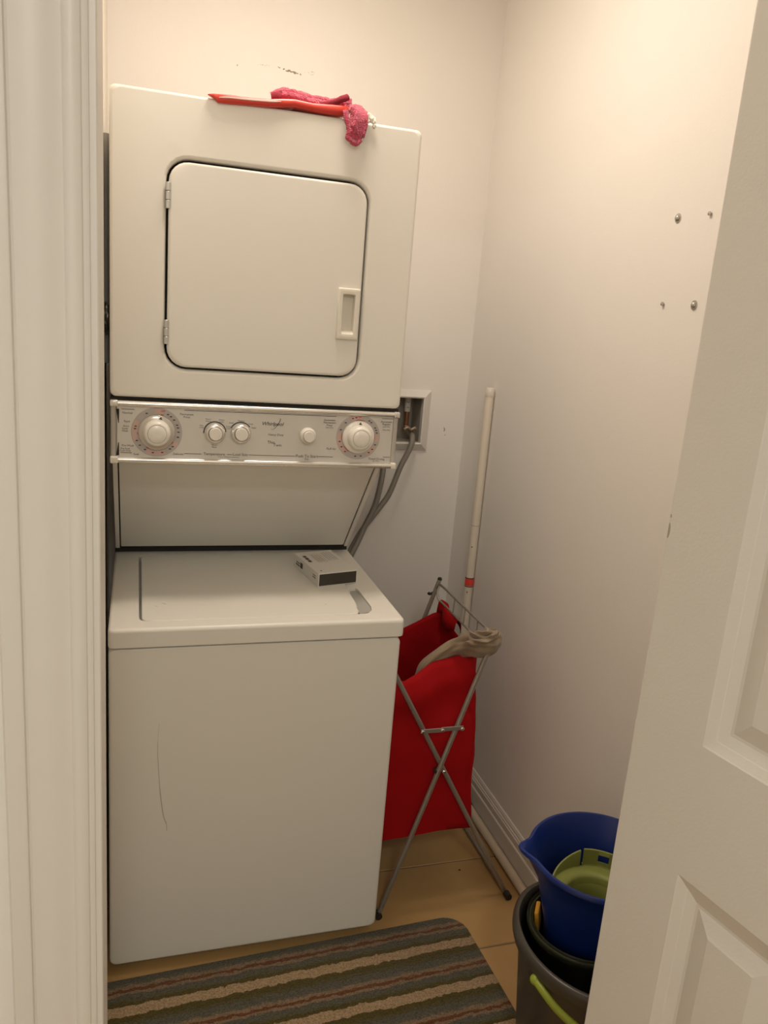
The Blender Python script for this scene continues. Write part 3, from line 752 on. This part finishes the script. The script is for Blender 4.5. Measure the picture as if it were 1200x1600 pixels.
    o = obj('bag_sleeve', bm, m_redcloth, t, ang=80); md = o.modifiers.new('thick', 'SOLIDIFY'); md.thickness = .0016; md.offset = 0
build_hamper()

def build_garment():
    # twisted nylon garment hung over the hamper's near right corner
    P = [(.700, .140, .565), (.708, .134, .610), (.720, .130, .640), (.748, .125, .664), (.782, .118, .684), (.808, .095, .700), (.826, .068, .715), (.840, .052, .732), (.852, .047, .747), (.860, .048, .757)]
    Wd = [.014, .020, .024, .028, .034, .041, .047, .048, .040, .016]
    path = smooth_path(P, 6); n = len(path); wd = []
    for i in range(n):
        s = i/(n-1)*(len(Wd)-1); k = min(len(Wd)-2, int(s)); wd.append(Wd[k]+(Wd[k+1]-Wd[k])*(s-k))
    bm = BM(); loops = []; NC = 40
    a = Vector((0, -.55, .83))
    for i, p in enumerate(path):
        tt = (path[min(i+1, n-1)]-path[max(0, i-1)]).normalized()
        a2 = (a-tt*a.dot(tt)).normalized(); b2 = tt.cross(a2); lp = []
        s = i/(n-1)
        for k in range(NC):
            q = 2*PI*k/NC
            amp = .06+.34*max(0, (s-.35))
            rr = wd[i]*(1+amp*math.sin(q*6+s*14)+amp*.6*math.sin(q*11-s*22)+.10*mnoise.noise(Vector((math.cos(q)*1.6, math.sin(q)*1.6, s*7))))
            lp.append(p+a2*math.cos(q)*rr*.72+b2*math.sin(q)*rr*.50)
        loops.append(lp)
    rings(bm, loops, True, True)
    tag(obj('garment', bm, m_taupe, ang=80), 'crumpled taupe nylon garment hanging over the near right corner of the red hamper', 'clothing')
build_garment()

# ------------------------------------------------------------------ buckets
def build_buckets():
    rot = .0413
    t = thing('mop_bucket', 'dark grey oval mop bucket with a lime green handle, outermost of the nested buckets', 'bucket', (.882, -.444, .0075))
    c = (.8817, -.4439, .0075); A, B = .1422, .1654
    def ring(s, z): return (s, z)
    bm = BM()
    lathe(bm, [(.66, .004), (.70, 0), (.73, .010), (.80, .13), (.875, .255), (.905, .300), (.910, .302), (.985, .304), (1.0, .312), (1.0, .322), (.99, .329), (.965, .3325), (.925, .3325), (.900, .327), (.890, .315), (.885, .29), (.78, .12), (.72, .014), (.5, .012)], c, n=72, cap0=True, cap1=True, sx=A, sy=B, rot=rot)
    bk = obj('bucket_body', bm, m_grey_b, t, ang=50)
    hp = [(.7470, -.4840, .3040), (.7520, -.5100, .3000), (.7640, -.5400, .2900), (.7860, -.5720, .2790), (.8130, -.5960, .2640), (.850, -.6130, .2470), (.890, -.6180, .2400), (.935, -.6090, .2470), (.975, -.5830, .2640), (1.005, -.5400, .290), (1.016, -.500, .304)]
    bm = BM(); tube(bm, smooth_path(hp, 6), .0072, 12); h = obj('handle', bm, m_green, t)
    for p in (hp[0], hp[-1]):
        bm = BM(); bmesh.ops.create_uvsphere(bm, u_segments=14, v_segments=10, radius=.0098, matrix=Matrix.Translation(p)); obj('handle_pivot', bm, m_green, t)
    t = thing('inner_bucket', 'dark olive bucket nested between the grey bucket and the blue bucket', 'bucket', (.887, -.418, .03))
    bm = BM()
    lathe(bm, [(.60, .005), (.64, 0), (.66, .008), (.90, .282), (.93, .286), (.985, .288), (1.0, .293), (.995, .300), (.975, .302), (.950, .297), (.930, .297), (.905, .302), (.885, .299), (.875, .290), (.62, .014), (.4, .012)], (.888, -.408, .036), n=64, cap0=True, cap1=True, sx=.112, sy=.108, rot=.04)
    obj('bucket_body', bm, m_olive_b, t, ang=50)
    # blue bucket with pouring lip
    t = thing('blue_bucket', 'round blue plastic bucket with a pouring lip stacked on top of the other buckets', 'bucket', (.902, -.407, .20))
    bm = BM(); prof = [(.058, .003), (.062, 0), (.066, .004), (.082, .125), (.110, .225), (.124, .268), (.130, .272), (.1335, .276), (.1345, .2805), (.132, .2845), (.1275, .2845), (.1235, .278), (.106, .222), (.078, .125), (.062, .010), (.03, .008)]
    loops = []; N = 96
    cxb = lambda h: .890+.0122*min(1, h/.27)
    for r, h in prof:
        lp = []
        for k in range(N):
            q = 2*PI*k/N
            da = math.atan2(math.sin(q-math.radians(162)), math.cos(q-math.radians(162)))
            lip = math.exp(-(da/.17)**2)*max(0, (h-.215)/.07)**1.6*.024
            rr = r+lip
            lp.append((cxb(h)+rr*1.02*math.cos(q), -.4067+rr*math.sin(q), .2035+h+lip*.12))
        loops.append(lp)
    rings(bm, loops, True, True); obj('bucket_body', bm, m_blue, t, ang=50)
    # lime mop wringer inside the blue bucket
    t = thing('mop_wringer', 'olive green plastic mop wringer lying inside the blue bucket', 'mop wringer', (.905, -.412, .31))
    cx, cy, z0 = .9050, -.4120, .392
    bm = BM(); lathe(bm, [(.040, -.100), (.042, -.102), (.054, -.030), (.058, -.008), (.066, .0005), (.078, .004), (.0845, .004), (.0860, .000), (.0880, .000), (.0880, .006), (.0850, .008), (.068, .0050), (.0620, .0035), (.0590, -.001), (.0560, -.020), (.042, -.098)], (cx, cy, z0), n=56)
    obj('wringer_cup', bm, m_greenolive, t, ang=50)
    def wall(a0, a1, hf, n, name, win=None):
        bm = BM(); loops = []
        for i in range(n+1):
            q = math.radians(a0+(a1-a0)*i/n); s = i/n; h = hf(s); lp = []
            for rr, z in ((.0835, .004), (.0880, .003), (.0905, h-.001), (.0900, h+.001), (.0870, h+.001), (.0862, h-.001)): lp.append((cx+rr*math.cos(q), cy+rr*math.sin(q), z0+z))
            loops.append(lp)
        rings(bm, loops, True, True); obj(name, bm, m_greenolive, t, ang=50)
    wall(84, 158, lambda s: .006+.034*(1-s)**1.2, 18, 'collar')
    wall(40, 80, lambda s: .010, 10, 'collar')
    # upper bar with a square window, carried by two posts
    for a0, a1, z0_, z1_ in ((22, 46, .010, .042), (60, 79, .010, .042), (46, 60, .010, .016), (46, 60, .034, .042)):
        bm = BM(); loops = []
        for i in range(7):
            q = math.radians(a0+(a1-a0)*i/6)
            loops.append([(cx+rr*math.cos(q), cy+rr*math.sin(q), z0+z) for rr, z in ((.0865, z0_), (.0905, z0_), (.0925, z1_), (.0885, z1_))])
        rings(bm, loops, True, True); obj('window_bar', bm, m_greenolive, t, smooth=False)
    # yellow sponge wedged between blue and olive buckets
    bm = BM(); box(bm, -.0045, .0045, -.019, .019, -.022, .022, .003, 2)
    M = Matrix.Translation((.8165, -.3560, .318)) @ Matrix.Rotation(math.radians(146), 4, 'Z') @ Matrix.Rotation(math.radians(8), 4, 'Y')
    bmesh.ops.transform(bm, matrix=M, verts=bm.verts[:])
    tag(obj('sponge', bm, m_yellow), 'yellow sponge wedged beside the blue bucket inside the olive bucket', 'sponge')
build_buckets()

# ------------------------------------------------------------------ striped mat
def build_mat():
    bm = BM(); L_, D_ = .854, .46
    prof = [(.004, 0), (.0008, .0015), (0, .0035), (.0010, .0055), (.004, .0068)]
    def outline(i):
        pts = []
        for cx, cy, st, r in ((-i-.055, -i-.055, 0, .055), (-L_+i+.018, -i-.018, 90, .018), (-L_+i+.018, -D_+i+.018, 180, .018), (-i-.055, -D_+i+.055, 270, .055)):
            for k in range(9):
                q = math.radians(st+90*k/8); pts.append((cx+r*math.cos(q), cy+r*math.sin(q)))
        return pts
    rings(bm, [xy(outline(i), z) for i, z in prof], True, True)
    o = obj('door_mat', bm, mat_rug(), ang=80)
    o.location = (.8330, .0185, 0); o.rotation_euler = (0, 0, math.radians(2.6))
    tag(o, 'striped mat in olive, blue grey, tan and rust on the floor before the washer', 'mat')
    bm = BM()
    bmesh.ops.create_icosphere(bm, subdivisions=2, radius=1)
    for v in bm.verts: v.co = Vector((.898+v.co.x*.0028, .1777+v.co.y*.0032, .0016+v.co.z*.0016))*1.0
    tag(obj('crumb', bm, m_ink), 'tiny dark crumb on the bare floor tile under the hamper', 'crumb')
build_mat()

# ------------------------------------------------------------------ things on the washer and dryer
def build_carton():
    t = thing('carton', 'small flat white carton with a dark end lying on the washer lid', 'box', (.51, .30, .8175))
    z0, z1 = .8176, .8505
    # corners of the base (near-left, near-right, far-right, far-left)
    p = [Vector((.4607, .2050, 0)), Vector((.5600, .2290, 0)), Vector((.5310, .3960, 0)), Vector((.4330, .3720, 0))]
    u = (p[1]-p[0]); v = (p[3]-p[0])
    def Q(a, b, z): q = p[0]+u*a+v*b; return (q.x, q.y, z)
    bm = BM()
    rings(bm, [[Q(a0, b0, z), Q(a1, b0, z), Q(a1, b1, z), Q(a0, b1, z)] for a0, a1, b0, b1, z in ((.006, .994, .004, .996, z0), (0, 1, 0, 1, z0+.001), (0, 1, 0, 1, z1-.001), (.006, .994, .004, .996, z1))], True, True)
    c = obj('carton_body', bm, m_boxwhite, t, smooth=False)
    nf = Vector((u.y, -u.x, 0)).normalized(); nl = Vector((v.y, -v.x, 0)).normalized(); nl = -v.cross(Vector((0, 0, 1))).normalized()
    bm = BM()
    f = [Vector(Q(a, 0, z))+nf*.0004 for a, z in ((.02, z0+.0025), (.985, z0+.0025), (.985, z1-.0018), (.02, z1-.0018))]
    bm.faces.new([bm.verts.new(q) for q in f]); obj('dark_end', bm, m_boxdark, t, smooth=False)
    bm = BM(); bo = BM()
    def strip(B, a0, a1, b0, b1): B.faces.new([B.verts.new(Q(a, b, z1+.0003)) for a, b in ((a0, b0), (a1, b0), (a1, b1), (a0, b1))])
    random.seed(3)
    for k in range(4): strip(bm, .86-.07*k, .875-.07*k, .52+.03*random.random(), .93-.05*random.random())
    for k in range(4): strip(bm, .56-.07*k, .568-.07*k, .45+.05*random.random(), .85-.1*random.random())
    for k in range(4): strip(bo, .50-.06*k, .512-.06*k, .42+.06*random.random(), .86)
    obj('small_print', bm, m_boxprint, t, smooth=False)['kind'] = 'stuff'; obj('faint_print', bo, m_boxorange, t, smooth=False)['kind'] = 'stuff'
    bm = BM()
    for a0, b0, b1 in ((.10, .74, .82), (.10, .63, .72), (.10, .52, .61)): strip(bm, a0, a0+.085, b0, b1)
    strip(bm, .12, .16, .10, .13)
    def left(b0, b1, s0, s1):
        bm.faces.new([bm.verts.new(Vector(Q(0, b, z0+(z1-z0)*s))-u.normalized()*.0004) for b, s in ((b0, s0), (b1, s0), (b1, s1), (b0, s1))])
    left(.62, .72, .30, .72); left(.74, .90, .30, .40); left(.74, .88, .50, .58); left(.10, .22, .45, .53); left(.10, .22, .62, .68)
    obj('bold_print', bm, m_ink, t, smooth=False)['kind'] = 'stuff'
build_carton()

def build_top_cloths():
    ZT = 1.8205
    # long flat red vinyl piece, folded, with pale piping on its front
    t = thing('folded_vinyl', 'long flat red vinyl cover with a pale stripe on the dryer top edge', 'cover', (.31, .16, ZT))
    secs = [(.178, 1.8235, .0012, .1330, .012), (.186, 1.8225, .0040, .1325, .018), (.194, 1.8190, .0085, .1300, .030), (.215, 1.8205, .0088, .1300, .045), (.250, 1.8222, .0078, .1300, .050), (.290, 1.8250, .0080, .1300, .055), (.315, 1.8290, .0085, .1310, .055),
            (.340, 1.8325, .0082, .1330, .055), (.375, 1.8310, .0082, .1350, .055), (.405, 1.8315, .0100, .1350, .05), (.430, 1.8330, .0110, .1360, .045), (.446, 1.8345, .0095, .1370, .040), (.452, 1.8345, .004, .145, .02)]
    bm = BM(); loops = []
    for x, z, h, y, d in secs:
        lp = []
        for k in range(16):
            q = 2*PI*k/16; cs, sn = math.cos(q), math.sin(q)
            e = lambda w: math.copysign(abs(w)**.45, w)
            yy = y+d/2+e(cs)*d/2; zz = z+e(sn)*h*(1-.18*(cs+1)/2)
            if yy > .1400: zz = max(zz, ZT+.0006)
            lp.append((x, yy, zz))
        loops.append(lp)
    rings(bm, loops, True, True); b = obj('vinyl_body', bm, m_redstrip, t, ang=60)
    bm = BM(); pts = [(.196, .1293, 1.8200), (.215, .1290, 1.8222), (.250, .1291, 1.8238), (.290, .1290, 1.8266), (.312, .1300, 1.8295)]
    tube(bm, smooth_path(pts, 4), [.0009]*2+[.0014]*13+[.0008]*2, 6); obj('piping', bm, m_stripe, t)
    bm = BM(); tube(bm, [(.176, .139, 1.8238), (.183, .138, 1.8240), (.190, .137, 1.8235)], [.001, .0022, .002], 6); obj('dark_corner', bm, m_terrydark, t)
    # pink terry cloth: a fold lying behind the vinyl and a tail hanging over the front
    t = thing('terry_cloth', 'bunched pink terry cloth hanging over the front edge of the dryer top', 'towel', (.43, .16, ZT))
    def lump(bm, pts, rad, fl, up=None, amp=.0018, n=18):
        tb = BM(); tube(tb, smooth_path(pts, 6), rad, n, flat=fl, up=up)
        for v in tb.verts:
            nn = mnoise.noise(v.co*260)*amp+mnoise.noise(v.co*90)*amp*1.6
            v.co += Vector((nn*.6, -abs(nn)*.4, nn))
        merge(bm, tb)
    def rads(a, m):
        out = []
        for i in range((len(a)-1)*6+1):
            k = min(len(a)-2, i//6); s = (i-k*6)/6; out.append((a[k]+(a[k+1]-a[k])*s)*m)
        return out
    bm = BM()
    lump(bm, [(.302, .182, 1.846), (.322, .178, 1.856), (.350, .176, 1.855), (.385, .174, 1.852), (.415, .170, 1.849), (.440, .166, 1.850), (.456, .158, 1.850)], rads([.010, .0105, .009, .009, .010, .011, .010], 1), 1.0)
    lump(bm, [(.318, .162, 1.848), (.340, .160, 1.846), (.370, .158, 1.843), (.400, .160, 1.842), (.425, .162, 1.846)], rads([.008, .0085, .008, .008, .008], 1), 1.1)
    lump(bm, [(.330, .172, 1.838), (.38, .17, 1.836), (.43, .168, 1.838)], rads([.014, .014, .014], 1), 1.0)
    lump(bm, [(.450, .160, 1.848), (.461, .146, 1.842), (.466, .132, 1.832), (.466, .1265, 1.820), (.464, .1255, 1.806), (.461, .1260, 1.792), (.459, .1265, 1.781)], rads([.012, .016, .0185, .019, .0185, .0175, .0120], 1), .36, up=(1, 0, .1))
    lump(bm, [(.440, .128, 1.832), (.441, .1245, 1.815), (.447, .1235, 1.797), (.446, .1240, 1.784), (.452, .124, 1.776), (.464, .124, 1.774), (.471, .124, 1.780)], rads([.006, .0055, .005, .005, .005, .005, .004], 1), .8)
    lump(bm, [(.476, .134, 1.834), (.479, .1255, 1.823), (.479, .1245, 1.805), (.476, .1245, 1.788)], rads([.006, .006, .0055, .0045], 1), .8)
    lump(bm, [(.452, .127, 1.838), (.457, .1215, 1.822), (.458, .1205, 1.805), (.462, .1215, 1.790)], rads([.006, .006, .006, .005], 1), .8)
    obj('towel_body', bm, m_terry, t, ang=80)
    bm = BM()
    lump(bm, [(.300, .170, 1.843), (.312, .166, 1.844), (.327, .162, 1.838)], rads([.0095, .0105, .0080], 1), .8, amp=.0007)
    obj('towel_hem', bm, m_terrydark, t, ang=80); bm = BM()
    lump(bm, [(.392, .148, 1.8400), (.415, .143, 1.8445), (.434, .141, 1.854), (.446, .144, 1.860)], rads([.004, .0055, .0065, .0060], 1), .8, amp=.0007)
    obj('towel_hem', bm, m_terrydark, t, ang=80)
    # scrap of white lacy paper
    bm = BM(); random.seed(8)
    for cx, cz, r in ((.481, 1.826, .0062), (.488, 1.8285, .0068), (.494, 1.824, .0068), (.4985, 1.8195, .0050), (.500, 1.8125, .0044), (.4865, 1.8205, .0045)):
        tb = BM(); bmesh.ops.create_icosphere(tb, subdivisions=2, radius=1)
        for v in tb.verts:
            k = 1+.55*mnoise.noise(v.co*2.2+Vector((cx*90, cz*40, 0)))
            v.co = Vector((cx+v.co.x*r*k, .1325+v.co.y*.0042*k, cz+v.co.z*r*k))
        merge(bm, tb)
    tag(obj('paper_scrap', bm, m_tissue, smooth=False), 'crumpled scrap of white lacy paper on the dryer top edge right of the pink towel', 'paper scrap')
build_top_cloths()

# ------------------------------------------------------------------ screws left in the right wall
def build_screws():
    for y, z, big, lab in ((-.119, 1.677, 1, 'large round headed screw in the right wall, upper left of the four'), (-.2106, 1.5137, 1, 'large round headed screw in the right wall, lower right of the four'),
                           (-.2148, 1.6766, 0, 'small screw in the right wall, upper right of the four'), (-.1152, 1.5152, 0, 'small screw in the right wall, lower left of the four')):
        t = thing('wall_screw', lab, 'screw', (XR, y, z), 'screws left in the right wall')
        if big:
            bm = BM(); lathe(bm, [(.0092, -.0004), (.0090, .0014), (.0055, .0020)], (XR, y, z), '-x', 20, cap0=True, cap1=True); obj('washer_ring', bm, m_screw, t)
            bm = BM(); lathe(bm, [(.0056, .0015), (.0060, .0028), (.0052, .0046), (.0035, .0058), (.001, .0063)], (XR, y, z), '-x', 16, cap0=True, cap1=True); obj('screw_head', bm, m_screw, t)
        else:
            bm = BM(); lathe(bm, [(.0022, -.001), (.0022, .0022)], (XR, y, z), '-x', 10, cap0=True, cap1=True); obj('shank', bm, m_screw, t)
            bm = BM(); lathe(bm, [(.0036, .0020), (.0042, .0030), (.0036, .0052), (.0012, .0060)], (XR, y, z), '-x', 14, cap0=True, cap1=True); obj('screw_head', bm, m_screw, t)
build_screws()
